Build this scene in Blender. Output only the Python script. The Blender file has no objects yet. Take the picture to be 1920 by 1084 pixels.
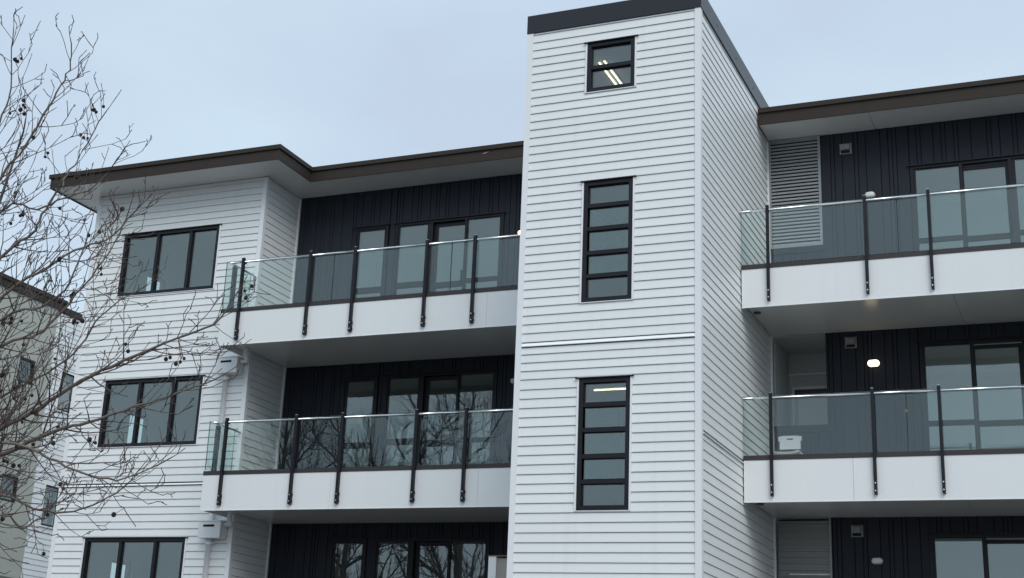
import bpy, math, random
from mathutils import Vector, Matrix
R = math.radians
S = bpy.context.scene
COL = S.collection

# ---------------------------------------------------------------- camera, sky, sun, exposure
cam = bpy.data.cameras.new('camera')
cam.lens = 50.945
cam.sensor_width = 36.0
cam.shift_x = 0.06656
cam.shift_y = -0.04015
cam.clip_start = 0.1
cam.clip_end = 2000
co = bpy.data.objects.new('camera', cam)
COL.objects.link(co)
_R, _U, _F = (Vector(v) for v in ((0.90717014, 0.41724183, 0.05432853), (0.08595508, -0.31016437, 0.94678920), (-0.41189083, 0.85422908, 0.31723591)))
m = Matrix.Identity(4)
for i in range(3):
    m[i][0], m[i][1], m[i][2] = _R[i], _U[i], -_F[i]
m[0][3], m[1][3], m[2][3] = 5.16923, -19.03445, 1.6
co.matrix_world = m
S.camera = co

SUN_EL, SUN_AZ = 42.0, 143.0      # azimuth clockwise from +Y
w = bpy.data.worlds.new('World')
S.world = w
w.use_nodes = True
nt = w.node_tree
nt.nodes.clear()
def wn(t, **k):
    n = nt.nodes.new(t)
    for a, b in k.items():
        setattr(n, a, b)
    return n
sky = wn('ShaderNodeTexSky', sky_type='NISHITA', sun_disc=False)
sky.sun_elevation = R(SUN_EL)
sky.sun_rotation = R(SUN_AZ)
sky.air_density = 1.0
sky.dust_density = 2.0
b1 = wn('ShaderNodeBackground')
b1.inputs[1].default_value = 0.10
nt.links.new(sky.outputs[0], b1.inputs[0])
tc = wn('ShaderNodeTexCoord')
mp = wn('ShaderNodeMapping')
mp.inputs['Scale'].default_value = (1, 1, 2.2)
nt.links.new(tc.outputs['Generated'], mp.inputs[0])
nz = wn('ShaderNodeTexNoise')
nz.inputs['Scale'].default_value = 2.1
nz.inputs['Detail'].default_value = 5
nz.inputs['Roughness'].default_value = 0.5
nt.links.new(mp.outputs[0], nz.inputs['Vector'])
rp = wn('ShaderNodeValToRGB')
rp.color_ramp.elements[0].position = 0.36
rp.color_ramp.elements[0].color = (0.578, 0.69, 0.842, 1)
rp.color_ramp.elements[1].position = 0.60
rp.color_ramp.elements[1].color = (0.668, 0.828, 0.945, 1)
nt.links.new(nz.outputs[0], rp.inputs[0])
b2 = wn('ShaderNodeBackground')
b2.inputs[1].default_value = 1.0
nt.links.new(rp.outputs[0], b2.inputs[0])
mx = wn('ShaderNodeMixShader')
mx.inputs[0].default_value = 0.88
nt.links.new(b1.outputs[0], mx.inputs[1])
nt.links.new(b2.outputs[0], mx.inputs[2])
wo = wn('ShaderNodeOutputWorld')
nt.links.new(mx.outputs[0], wo.inputs[0])

sd = bpy.data.lights.new('sun', 'SUN')
sd.energy = 1.5
sd.angle = R(40)
sd.color = (1.0, 0.975, 0.95)
so = bpy.data.objects.new('sun', sd)
COL.objects.link(so)
so.rotation_euler = (R(90 - SUN_EL), 0, R(180 - SUN_AZ))
so.location = (0, -30, 40)

S.view_settings.view_transform = 'Standard'
S.view_settings.look = 'None'
S.view_settings.exposure = 0.06
S.view_settings.gamma = 1.0
S.view_settings.use_curve_mapping = False
S.render.engine = 'CYCLES'
S.cycles.use_denoising = True
S.cycles.max_bounces = 10
S.cycles.transparent_max_bounces = 24
S.cycles.sample_clamp_indirect = 6

# ---------------------------------------------------------------- materials
def lk(nt, a, b):
    nt.links.new(a, b)

def mat(name, col, rough=0.5, metal=0.0, var=0.0, scale=3.0, bump=0.0, bscale=60.0, objvar=0.0, spec=0.5, stretch=None, streak=0.0):
    M = bpy.data.materials.new(name)
    M.use_nodes = True
    t = M.node_tree
    P = t.nodes['Principled BSDF']
    P.inputs['Base Color'].default_value = (*col, 1)
    P.inputs['Roughness'].default_value = rough
    P.inputs['Metallic'].default_value = metal
    P.inputs['Specular IOR Level'].default_value = spec
    if var or objvar or bump or streak:
        g = t.nodes.new('ShaderNodeNewGeometry')
        vec = g.outputs['Position']
        if stretch:
            q = t.nodes.new('ShaderNodeMapping')
            q.inputs['Scale'].default_value = stretch
            lk(t, vec, q.inputs[0])
            vec = q.outputs[0]
        n = t.nodes.new('ShaderNodeTexNoise')
        n.inputs['Scale'].default_value = scale
        n.inputs['Detail'].default_value = 6
        n.inputs['Roughness'].default_value = 0.6
        lk(t, vec, n.inputs['Vector'])
        # value = 1 + var*(noise-.5)*2 + objvar*(rand-.5)*2
        a = t.nodes.new('ShaderNodeMath'); a.operation = 'MULTIPLY_ADD'
        a.inputs[1].default_value = 2 * var
        a.inputs[2].default_value = 1 - var
        lk(t, n.outputs[0], a.inputs[0])
        o = t.nodes.new('ShaderNodeObjectInfo')
        b = t.nodes.new('ShaderNodeMath'); b.operation = 'MULTIPLY_ADD'
        b.inputs[1].default_value = 2 * objvar
        b.inputs[2].default_value = -objvar
        lk(t, o.outputs['Random'], b.inputs[0])
        c = t.nodes.new('ShaderNodeMath'); c.operation = 'ADD'
        lk(t, a.outputs[0], c.inputs[0]); lk(t, b.outputs[0], c.inputs[1])
        val = c.outputs[0]
        if streak:
            q2 = t.nodes.new('ShaderNodeMapping')
            q2.inputs['Scale'].default_value = (9, 9, 0.35)
            lk(t, g.outputs['Position'], q2.inputs[0])
            n2 = t.nodes.new('ShaderNodeTexNoise'); n2.inputs['Scale'].default_value = 1.0; n2.inputs['Detail'].default_value = 4
            lk(t, q2.outputs[0], n2.inputs['Vector'])
            r2 = t.nodes.new('ShaderNodeMapRange')
            r2.inputs[1].default_value = 0.52; r2.inputs[2].default_value = 0.75
            r2.inputs[3].default_value = 1.0; r2.inputs[4].default_value = 1 - streak
            lk(t, n2.outputs[0], r2.inputs[0])
            d2 = t.nodes.new('ShaderNodeMath'); d2.operation = 'MULTIPLY'
            lk(t, val, d2.inputs[0]); lk(t, r2.outputs[0], d2.inputs[1])
            val = d2.outputs[0]
        h = t.nodes.new('ShaderNodeVectorMath'); h.operation = 'SCALE'
        h.inputs[0].default_value = col
        lk(t, val, h.inputs['Scale'])
        lk(t, h.outputs[0], P.inputs['Base Color'])
        if bump:
            n3 = t.nodes.new('ShaderNodeTexNoise'); n3.inputs['Scale'].default_value = bscale; n3.inputs['Detail'].default_value = 3
            lk(t, vec, n3.inputs['Vector'])
            bp = t.nodes.new('ShaderNodeBump'); bp.inputs['Strength'].default_value = bump; bp.inputs['Distance'].default_value = 0.01
            lk(t, n3.outputs[0], bp.inputs['Height'])
            lk(t, bp.outputs[0], P.inputs['Normal'])
    return M

def glass(name, tint, f0, wob=0.0, rough=0.0):
    M = bpy.data.materials.new(name)
    M.use_nodes = True
    t = M.node_tree
    t.nodes.clear()
    out = t.nodes.new('ShaderNodeOutputMaterial')
    tr = t.nodes.new('ShaderNodeBsdfTransparent'); tr.inputs[0].default_value = (*tint, 1)
    gl = t.nodes.new('ShaderNodeBsdfGlossy'); gl.inputs['Roughness'].default_value = rough
    gl.inputs[0].default_value = (0.93, 1.0, 0.99, 1)
    lw = t.nodes.new('ShaderNodeLayerWeight'); lw.inputs[0].default_value = 0.5
    pw = t.nodes.new('ShaderNodeMath'); pw.operation = 'POWER'; pw.inputs[1].default_value = 5
    lk(t, lw.outputs['Facing'], pw.inputs[0])
    ma = t.nodes.new('ShaderNodeMath'); ma.operation = 'MULTIPLY_ADD'
    ma.inputs[1].default_value = 1 - f0; ma.inputs[2].default_value = f0
    lk(t, pw.outputs[0], ma.inputs[0])
    mx = t.nodes.new('ShaderNodeMixShader')
    lk(t, ma.outputs[0], mx.inputs[0]); lk(t, tr.outputs[0], mx.inputs[1]); lk(t, gl.outputs[0], mx.inputs[2])
    lk(t, mx.outputs[0], out.inputs[0])
    if wob:
        g = t.nodes.new('ShaderNodeNewGeometry')
        n = t.nodes.new('ShaderNodeTexNoise'); n.inputs['Scale'].default_value = 1.7; n.inputs['Detail'].default_value = 2
        lk(t, g.outputs['Position'], n.inputs['Vector'])
        bp = t.nodes.new('ShaderNodeBump'); bp.inputs['Strength'].default_value = wob; bp.inputs['Distance'].default_value = 0.02
        lk(t, n.outputs[0], bp.inputs['Height'])
        lk(t, bp.outputs[0], gl.inputs['Normal'])
    return M

def emit(name, col, strength):
    M = bpy.data.materials.new(name)
    M.use_nodes = True
    P = M.node_tree.nodes['Principled BSDF']
    P.inputs['Base Color'].default_value = (0.8, 0.8, 0.8, 1)
    P.inputs['Emission Color'].default_value = (*col, 1)
    P.inputs['Emission Strength'].default_value = strength
    return M

WHITE = mat('white_board_paint', (0.785, 0.805, 0.80), 0.45, var=0.025, scale=1.3, objvar=0.018, bump=0.05, bscale=90, stretch=(0.25, 0.25, 1), streak=0.035)
WPANEL = mat('white_panel_paint', (0.79, 0.81, 0.805), 0.42, var=0.02, scale=2.0, bump=0.03, bscale=120, streak=0.025)
TRIM = mat('white_trim', (0.82, 0.83, 0.84), 0.4, var=0.015)
FLASH = mat('white_flashing', (0.90, 0.91, 0.93), 0.3)
SOFFIT = mat('soffit_paint', (0.74, 0.735, 0.71), 0.21, var=0.02, scale=1.2, spec=0.55)
BACKING = mat('joint_backing', (0.10, 0.10, 0.105), 0.8)
DARKBOARD = mat('charcoal_stain', (0.0165, 0.0198, 0.029), 0.55, spec=0.3, var=0.12, scale=2.0, objvar=0.07, bump=0.12, bscale=40, stretch=(6, 6, 0.4))
DARKBACK = mat('charcoal_backing', (0.006, 0.006, 0.008), 0.8)
FRAME = mat('black_aluminium', (0.007, 0.0075, 0.011), 0.42, var=0.05, spec=0.35)
POST = mat('black_powdercoat', (0.008, 0.008, 0.012), 0.42, var=0.05, spec=0.35)
BROWN = mat('bronze_fascia', (0.040, 0.0315, 0.0255), 0.55, spec=0.2, var=0.05, scale=1.5, streak=0.08)
KERB = mat('bronze_kerb', (0.034, 0.029, 0.029), 0.5, var=0.06)
CAPMETAL = mat('grey_metal_cap', (0.013, 0.0145, 0.020), 0.36, metal=0.0, var=0.05, scale=1.2, spec=0.45)
RAIL = mat('satin_aluminium', (0.93, 0.94, 0.94), 0.22, metal=1.0)
LOUVRE = mat('grey_louvre_metal', (0.29, 0.305, 0.31), 0.4, metal=0.1)
ROOM = mat('interior_paint', (0.55, 0.56, 0.55), 0.7)
ROOMDARK = mat('interior_carpet', (0.10, 0.10, 0.10), 0.9)
PIPE = mat('white_pipe', (0.78, 0.79, 0.79), 0.32, var=0.03)
BOLT = mat('bolt_steel', (0.75, 0.75, 0.76), 0.3, metal=0.8)
GREYPL = mat('grey_plastic', (0.30, 0.30, 0.29), 0.5)
DIM = mat('grey_plastic_dark', (0.07, 0.07, 0.07), 0.5)
OPAL = mat('opal_plastic', (0.80, 0.80, 0.80), 0.35)
PANE = glass('window_glass', (0.83, 0.87, 0.86), 0.112, wob=0.03)
BGLASS = glass('balustrade_glass', (0.92, 0.962, 0.95), 0.058)
GEDGE = mat('glass_edge_green', (0.02, 0.09, 0.075), 0.15)
LIT = emit('lamp_lit', (1.0, 0.76, 0.42), 2.9)
TUBE = emit('tube_lit', (1.0, 0.86, 0.60), 2.6)
BEIGE = mat('sage_render', (0.43, 0.445, 0.395), 0.8, var=0.05, scale=1.2, bump=0.2, bscale=50, streak=0.06)
BARK = mat('plane_bark', (0.155, 0.13, 0.11), 0.85, var=0.35, scale=14, bump=0.4, bscale=60)
TWIG = mat('twig_bark', (0.085, 0.062, 0.055), 0.8, var=0.25, scale=20)
SEED = mat('seed_ball', (0.028, 0.016, 0.013), 0.9, var=0.3, scale=200, bump=0.8, bscale=300)
CHAIRW = mat('white_plastic', (0.80, 0.80, 0.79), 0.35)
TIMBER = mat('timber_cap', (0.20, 0.13, 0.08), 0.7, var=0.2, scale=8)
CLOTH = mat('curtain_cloth', (0.50, 0.46, 0.42), 0.9, var=0.15, scale=6, stretch=(8, 8, 1))
GRASS = mat('worn_asphalt', (0.115, 0.112, 0.108), 0.95, var=0.3, scale=0.8, bump=0.5, bscale=30)
LEAF = mat('dry_leaf', (0.35, 0.30, 0.20), 0.8)
YELLOW = mat('orange_tape', (0.32, 0.20, 0.08), 0.6)

# ---------------------------------------------------------------- mesh helpers
WPOS = {}

class MB:
    def __init__(s):
        s.v, s.f, s.m = [], [], []
    def add(s, vs, fs, mi=0):
        n = len(s.v)
        s.v += [tuple(p) for p in vs]
        s.f += [tuple(i + n for i in f) for f in fs]
        s.m += [mi] * len(fs)
        return s
    def box(s, x0, x1, y0, y1, z0, z1, mi=0):
        return s.add([(x0, y0, z0), (x1, y0, z0), (x1, y1, z0), (x0, y1, z0), (x0, y0, z1), (x1, y0, z1), (x1, y1, z1), (x0, y1, z1)],
                     [(3, 2, 1, 0), (4, 5, 6, 7), (0, 1, 5, 4), (1, 2, 6, 5), (2, 3, 7, 6), (3, 0, 4, 7)], mi)
    def prism(s, A, B, mi=0):
        """A, B: two matching outlines, capped."""
        n = len(A)
        return s.add(list(A) + list(B), [tuple(range(n))[::-1], tuple(range(n, 2 * n))] + [(i, (i + 1) % n, n + (i + 1) % n, n + i) for i in range(n)], mi)
    def tube(s, pts, rad, n=6, mi=0, cap=True):
        pts = [Vector(p) for p in pts]
        if not hasattr(rad, '__len__'):
            rad = [rad] * len(pts)
        rings = []
        up = Vector((0.31, 0.17, 0.93))
        for i, p in enumerate(pts):
            d = (pts[min(i + 1, len(pts) - 1)] - pts[max(i - 1, 0)]).normalized()
            a = d.cross(up)
            if a.length < 1e-3:
                a = d.cross(Vector((1, 0, 0)))
            a.normalize()
            b = a.cross(d)
            rings.append([p + (a * math.cos(2 * math.pi * k / n) + b * math.sin(2 * math.pi * k / n)) * rad[i] for k in range(n)])
        vs = [q for r in rings for q in r]
        fs = []
        for i in range(len(pts) - 1):
            for k in range(n):
                k2 = (k + 1) % n
                fs.append((i * n + k, i * n + k2, (i + 1) * n + k2, (i + 1) * n + k))
        if cap:
            fs.append(tuple(range(n)))
            fs.append(tuple(range((len(pts) - 1) * n, len(pts) * n))[::-1])
        return s.add(vs, fs, mi)
    def build(s, name, mats, parent=None, smooth=False, **props):
        xs, ys, zs = zip(*s.v)
        c = Vector(((min(xs) + max(xs)) / 2, (min(ys) + max(ys)) / 2, (min(zs) + max(zs)) / 2))
        me = bpy.data.meshes.new(name)
        me.from_pydata([(p[0] - c.x, p[1] - c.y, p[2] - c.z) for p in s.v], [], s.f)
        for q in (mats if isinstance(mats, (list, tuple)) else [mats]):
            me.materials.append(q)
        if any(s.m):
            me.polygons.foreach_set('material_index', s.m)
        if smooth:
            me.polygons.foreach_set('use_smooth', [True] * len(me.polygons))
        me.update()
        o = bpy.data.objects.new(name, me)
        COL.objects.link(o)
        WPOS[o.name] = c
        if parent:
            o.parent = parent
            o.location = c - WPOS[parent.name]
        else:
            o.location = c
        for k, q in props.items():
            o[k] = q
        return o

def copy_obj(src, parent, world):
    o = src.copy()
    COL.objects.link(o)
    WPOS[o.name] = Vector(world)
    o.parent = parent
    o.location = Vector(world) - (WPOS[parent.name] if parent else Vector((0, 0, 0)))
    return o

def thing(name, loc, label, cat, group=None):
    o = bpy.data.objects.new(name, None)
    COL.objects.link(o)
    o.empty_display_size = 0.2
    o.location = loc
    WPOS[o.name] = Vector(loc)
    o['label'] = label
    o['category'] = cat
    if group:
        o['group'] = group
    return o

def tag(o, label, cat, group=None):
    o['label'] = label
    o['category'] = cat
    if group:
        o['group'] = group
    return o

def wall_holes(mb, axis, d0, d1, u0, u1, z0, z1, holes):
    """wall with rectangular openings; axis 'Y': face along X at depth d0..d1; axis 'X': face along Y."""
    us = sorted({u0, u1, *[h[0] for h in holes], *[h[1] for h in holes]})
    zs = sorted({z0, z1, *[h[2] for h in holes], *[h[3] for h in holes]})
    us = [u for u in us if u0 <= u <= u1]
    zs = [z for z in zs if z0 <= z <= z1]
    for a, b in zip(us, us[1:]):
        run = None
        for c, d in zip(zs, zs[1:]):
            cu, cz = (a + b) / 2, (c + d) / 2
            solid = not any(h[0] < cu < h[1] and h[2] < cz < h[3] for h in holes)
            if solid:
                run = (run[0], d) if run else (c, d)
            if (not solid or d == zs[-1]) and run:
                if axis == 'Y':
                    mb.box(a, b, d0, d1, *run)
                else:
                    mb.box(d0, d1, a, b, *run)
                run = None
    return mb

# ---------------------------------------------------------------- ground
g = MB()
ys = [-320, -120, -60, -30, -16, -10, -7, -4, -2, 0, 4, 20, 60, 140, 320]
def gz(y):
    return 2.45 * min(1, max(0, (y + 8.5) / 6.5))
xs = [-320, -120, -60, -40, -20, -8, 0, 8, 20, 40, 60, 120, 320]
vs = [(x, y, gz(y)) for y in ys for x in xs]
nx = len(xs)
g.add(vs, [(j * nx + i, j * nx + i + 1, (j + 1) * nx + i + 1, (j + 1) * nx + i) for j in range(len(ys) - 1) for i in range(nx - 1)])
g.build('ground', GRASS, kind='structure')

# ---------------------------------------------------------------- the apartment building
FL = 3.033                                    # storey height
BASE = 2.3
TX0, TX1 = -2.70, 0.0                         # stair tower
WX0, WX1, WY = -13.514, -9.515, 3.302         # left wing front
RYL, RYR = 4.57, 4.423                        # recessed rear walls, left and right
BYL, BYR = 2.413, 2.340                       # balcony front faces
XE = 6.6                                      # how far the right wing is built
bld = thing('apartment_building', (-4, 4, BASE), 'white weatherboard apartment building with tall stair tower and glass balconies', 'building')

tw_win = [(-1.739, -0.981, 10.949, 11.773), (-1.739, -0.981, 7.617, 9.484), (-1.739, -0.981, 4.617, 6.486)]
lw_win = [(-12.756, -10.479, 9.504, 10.808), (-12.756, -10.479, 6.46, 7.773), (-12.756, -10.479, 3.42, 4.733)]

# walls (the solid shells behind the cladding)
mb = MB()
wall_holes(mb, 'Y', 0.004, 0.14, TX0 + 0.004, TX1 - 0.004, BASE, 12.09, tw_win)
mb.build('wall', TRIM, bld)
MB().box(-0.14, -0.004, 0.1405, 9.0, BASE, 12.09).build('wall', TRIM, bld)
MB().box(TX0 + 0.004, TX0 + 0.14, 0.1405, 9.0, BASE, 12.09).build('wall', TRIM, bld)
mb = MB()
wall_holes(mb, 'Y', WY + 0.004, WY + 0.15, WX0 + 0.004, WX1 - 0.004, BASE, 11.716, lw_win)
mb.build('wall', TRIM, bld)
side_open = [(4.95, 5.66, 9.5 - FL * k, 10.62 - FL * k) for k in range(3)]
mb = MB()
wall_holes(mb, 'X', WX0 + 0.004, WX0 + 0.15, WY + 0.1505, 10.0, BASE, 11.716, side_open)
mb.build('wall', TRIM, bld)
MB().box(WX1 - 0.15, WX1 - 0.004, WY + 0.1505, 10.0, BASE, 11.716).build('wall', TRIM, bld)
MB().box(WX0 + 0.2, XE, 10.0, 10.15, BASE, 11.716).build('wall', TRIM, bld)

wall_holes(MB(), 'Y', 0.0005, 0.0035, TX0 + 0.004, TX1 - 0.004, BASE, 12.09, tw_win).build('gap_shade_sheet', BACKING, bld)  # thin dark sheets behind the boards; their colour stands for shade in the gaps
wall_holes(MB(), 'Y', WY + 0.0005, WY + 0.0035, WX0 + 0.004, WX1 - 0.004, BASE, 11.64, lw_win).build('gap_shade_sheet', BACKING, bld)
MB().box(-0.0035, -0.0005, 0.004, RYR, BASE, 12.09).build('gap_shade_sheet', BACKING, bld)
MB().box(WX1 - 0.0035, WX1 - 0.0005, WY + 0.004, RYL, BASE, 11.64).build('gap_shade_sheet', BACKING, bld)

# interiors seen through the panes
rooms = MB()
for k in range(3):
    z0, z1 = 8.70 - FL * k, 11.55 - FL * k - (0.0 if k == 0 else 0.25)
    rooms.box(WX0 + 0.155, WX1 - 0.155, WY + 0.155, 8.0, z1, z1 + 0.12)
    rooms.box(WX0 + 0.155, WX1 - 0.155, WY + 0.155, 8.0, z0 - 0.12, z0)
    rooms.box(WX0 + 0.155, WX1 - 0.155, 8.0, 8.1, z0, z1)
    rooms.box(WX1 + 0.01, TX0 - 0.01, RYL + 0.2, 8.0, z1, z1 + 0.12)
    rooms.box(WX1 + 0.01, TX0 - 0.01, RYL + 0.2, 8.0, z0 - 0.12, z0)
    rooms.box(WX1 + 0.01, TX0 - 0.01, 8.0, 8.1, z0, z1)
    rooms.box(0.01, XE, RYR + 1.4, 8.0, z1, z1 + 0.12)
    rooms.box(0.01, XE, RYR + 1.4, 8.0, z0 - 0.12, z0)
    rooms.box(0.01, XE, 8.0, 8.1, z0, z1)
rooms.box(TX0 + 0.145, TX1 - 0.145, 4.2, 4.3, BASE, 12.0)
rooms.box(TX0 + 0.145, TX1 - 0.145, 0.145, 4.19, 11.97, 12.06)
rooms.box(TX0 + 0.145, TX1 - 0.145, 1.5, 4.19, 7.06, 7.24)
rooms.box(TX0 + 0.145, TX1 - 0.145, 1.5, 4.19, 10.1, 10.28)
rooms.build('interior', ROOM, bld)

# --- weatherboards
GAP = 0.005
NB = [0]
def board(axis, plane, u0, u1, z0, z1, parent=bld, out=None):
    t0, t1 = (0.028, 0.012) if axis == 'F' else (0.024, 0.012)
    prof = [(0.0, z0 + GAP), (t0, z0 + GAP), (t0, z0 + GAP + 0.012), (t1, z1), (0.0, z1)]
    mb = out if out is not None else MB()
    if axis == 'F':
        mb.prism([(u0, plane - d, z) for d, z in prof], [(u1, plane - d, z) for d, z in prof])
    else:
        mb.prism([(plane + d, u0, z) for d, z in prof], [(plane + d, u1, z) for d, z in prof])
    if out is None:
        mb.build('weatherboard', WHITE, parent)
        NB[0] += 1

def rows_from(lines, top):
    return list(zip(lines, [top] + lines[:-1]))

def clad(axis, plane, u0, u1, rows, holes=(), floor_z=3.3, extra=None, ends=None):
    for z0, z1 in rows:
        segs = [(u0, u1)]
        for h in holes:
            if z1 > h[2] + 0.02 and z0 < h[3] - 0.02:
                cut = []
                for a, b in segs:
                    if h[0] > a: cut.append((a, min(b, h[0])))
                    if h[1] < b: cut.append((max(a, h[1]), b))
                segs = [q for q in cut if q[1] - q[0] > 0.03]
                # the strip of the board left below or above the opening
                if h[2] - z0 > 0.016:
                    board(axis, plane, h[0] + 0.001, h[1] - 0.001, z0, h[2] - 0.002, out=extra if z1 < floor_z else None)
                if z1 - h[3] > 0.022:
                    board(axis, plane, h[0] + 0.001, h[1] - 0.001, h[3] + 0.010, z1, out=extra if z1 < floor_z else None)
        for a, b in segs:
            if z1 < floor_z and extra is not None:
                board(axis, plane, a, b, z0, z1, out=extra)
            else:
                board(axis, plane, a, b, z0, z1)

extra = MB()
tl = [12.063 - 0.135 * k for k in range(38)]          # down to the flashing at 7.068
tl2 = [6.884, 6.760, 6.636, 6.511] + [6.361 - 0.1364 * k for k in range(31)]
tholes = [(a - 0.03, b + 0.03, c - 0.012, d) for a, b, c, d in tw_win]
clad('F', 0.0, TX0 + 0.056, TX1 - 0.056, rows_from(tl, 12.115) + rows_from(tl2, 6.992), tholes, 3.5, extra)
sl = [12.063 - 0.135 * k for k in range(48)]          # side: flashing at 5.718
sl2 = [5.584 - 0.1364 * k for k in range(25)]
clad('S', 0.0, 0.056, RYR - 0.05, rows_from(sl, 12.115) + rows_from(sl2, 5.662), (), 3.5, extra)
ll = [11.508 - 0.13688 * k for k in range(43)]
ll2 = [5.578 - 0.1365 * k for k in range(25)]
lholes = [(a - 0.03, b + 0.03, c - 0.012, d) for a, b, c, d in lw_win]
clad('F', WY, WX0 + 0.056, WX1 - 0.056, rows_from(ll, 11.64) + rows_from(ll2, 5.694), lholes, 3.75, extra)
clad('S', WX1, WY + 0.056, RYL - 0.03, rows_from(ll, 11.64) + rows_from(ll2, 5.705), (), 5.3, extra)
extra.build('weatherboard', WHITE, bld, kind='stuff')

# corner boards
def cboard(x0, x1, y0, y1, z0, z1):
    MB().box(x0, x1, y0, y1, z0, z1).build('corner_board', TRIM, bld)
cboard(TX1 - 0.055, TX1 + 0.036, -0.036, 0.055, BASE, 12.10)
cboard(TX0 - 0.036, TX0 + 0.055, -0.036, 0.055, BASE, 12.10)
cboard(WX1 - 0.055, WX1 + 0.036, WY - 0.036, WY + 0.055, BASE, 11.70)
cboard(WX0 - 0.036, WX0 + 0.055, WY - 0.036, WY + 0.055, BASE, 11.70)
cboard(WX1 + 0.001, WX1 + 0.045, RYL - 0.03, RYL + 0.02, BASE, 11.70)
cboard(TX1 + 0.001, TX1 + 0.045, RYR - 0.05, RYR + 0.02, BASE, 11.70)
# frieze under the left eave
MB().box(WX0 + 0.056, WX1 - 0.056, WY - 0.02, WY - 0.001, 11.645, 11.712).build('frieze_board', TRIM, bld)

# horizontal flashings between storeys
def flash_front(x0, x1, y, zt, zb):
    MB().prism([(x0, y - 0.001, zt), (x0, y - 0.014, zt), (x0, y - 0.042, zb + 0.006), (x0, y - 0.042, zb), (x0, y - 0.001, zb)],
               [(x1, y - 0.001, zt), (x1, y - 0.014, zt), (x1, y - 0.042, zb + 0.006), (x1, y - 0.042, zb), (x1, y - 0.001, zb)]).build('flashing', FLASH, bld)
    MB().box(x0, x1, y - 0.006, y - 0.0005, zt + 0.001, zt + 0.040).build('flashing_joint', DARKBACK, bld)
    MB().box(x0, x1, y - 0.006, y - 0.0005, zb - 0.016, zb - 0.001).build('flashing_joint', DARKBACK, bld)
flash_front(TX0 + 0.056, TX1 - 0.056, 0.0, 7.060, 7.006)
flash_front(WX0 + 0.056, WX1 - 0.056, WY, 5.742, 5.708)
A = [(0.001, 0.056, 5.702), (0.014, 0.056, 5.702), (0.042, 0.056, 5.672), (0.042, 0.056, 5.666), (0.001, 0.056, 5.666)]
MB().prism(A, [(x, BYR - 0.005, z) for x, y, z in A]).build('flashing', FLASH, bld)
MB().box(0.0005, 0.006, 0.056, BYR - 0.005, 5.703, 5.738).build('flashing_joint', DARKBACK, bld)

# --- windows
def window(x0, x1, z0, z1, y, bars_v=(), bars_h=(), fw=0.064, bw=0.060, parent=bld, trim=True):
    f = MB()
    ya, yb = y - 0.030, y + 0.075
    f.box(x0, x1, ya, yb, z1 - fw, z1); f.box(x0, x1, ya, yb, z0, z0 + fw)
    f.box(x0, x0 + fw, ya, yb, z0 + fw, z1 - fw); f.box(x1 - fw, x1, ya, yb, z0 + fw, z1 - fw)
    vx = [x0 + fw]
    for b in bars_v:
        f.box(b - bw / 2, b + bw / 2, ya + 0.008, yb, z0 + fw, z1 - fw); vx += [b - bw / 2, b + bw / 2]
    vx.append(x1 - fw)
    vz = [z0 + fw]
    for b in bars_h:
        f.box(x0 + fw, x1 - fw, ya + 0.006, yb, b - bw / 2, b + bw / 2); vz += [b - bw / 2, b + bw / 2]
    vz.append(z1 - fw)
    # thin inner beads round each light
    wo = f.build('window', FRAME, parent)
    for i in range(0, len(vx), 2):
        for j in range(0, len(vz), 2):
            MB().box(vx[i] + 0.001, vx[i + 1] - 0.001, y + 0.024, y + 0.040, vz[j] + 0.001, vz[j + 1] - 0.001).build('pane', PANE, wo)
            a, b, c, d, e = vx[i], vx[i + 1], vz[j], vz[j + 1], 0.010
            q = MB()
            q.box(a, b, y + 0.004, y + 0.0235, d - e, d); q.box(a, b, y + 0.004, y + 0.0235, c, c + e)
            q.box(a, a + e, y + 0.004, y + 0.0235, c + e, d - e); q.box(b - e, b, y + 0.004, y + 0.0235, c + e, d - e)
            q.build('glazing_bead', FRAME, wo)
    if trim:
        MB().box(x0 - 0.055, x1 + 0.055, y - 0.062, y - 0.031, z1 - 0.004, z1 + 0.012).build('head_flashing', FRAME, wo)
        for a, b in ((x0 - 0.029, x0 - 0.002), (x1 + 0.002, x1 + 0.029)):
            MB().box(a, b, y - 0.040, y - 0.001, z0 - 0.004, z1 - 0.006).build('jamb_trim', TRIM, wo)
        MB().box(x0 - 0.03, x1 + 0.03, y - 0.037, y - 0.001, z0 - 0.012, z0 - 0.002).build('sill', TRIM, wo)
    return wo

window(*tw_win[0], 0.0, bars_h=[11.357])
window(*tw_win[1], 0.0, bars_h=[6.104 + 2.998 + 0.0, 5.743 + 2.998, 5.370 + 2.998, 5.017 + 2.998])
window(*tw_win[2], 0.0, bars_h=[6.104, 5.743, 5.370, 5.017])
for q in lw_win:
    window(*q, WY, bars_v=[-11.935, -11.150], bw=0.066)
# panes of the openings in the far side wall of the left wing
for y0, y1, z0, z1 in side_open:
    f = MB()
    f.box(WX0 - 0.01, WX0 + 0.1, y0, y0 + 0.05, z0, z1); f.box(WX0 - 0.01, WX0 + 0.1, y1 - 0.05, y1, z0, z1)
    f.box(WX0 - 0.01, WX0 + 0.1, y0 + 0.05, y1 - 0.05, z0, z0 + 0.05); f.box(WX0 - 0.01, WX0 + 0.1, y0 + 0.05, y1 - 0.05, z1 - 0.05, z1)
    o = f.build('window', FRAME, bld)
    MB().box(WX0 + 0.04, WX0 + 0.05, y0 + 0.051, y1 - 0.051, z0 + 0.051, z1 - 0.051).build('pane', BGLASS, o)

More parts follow.
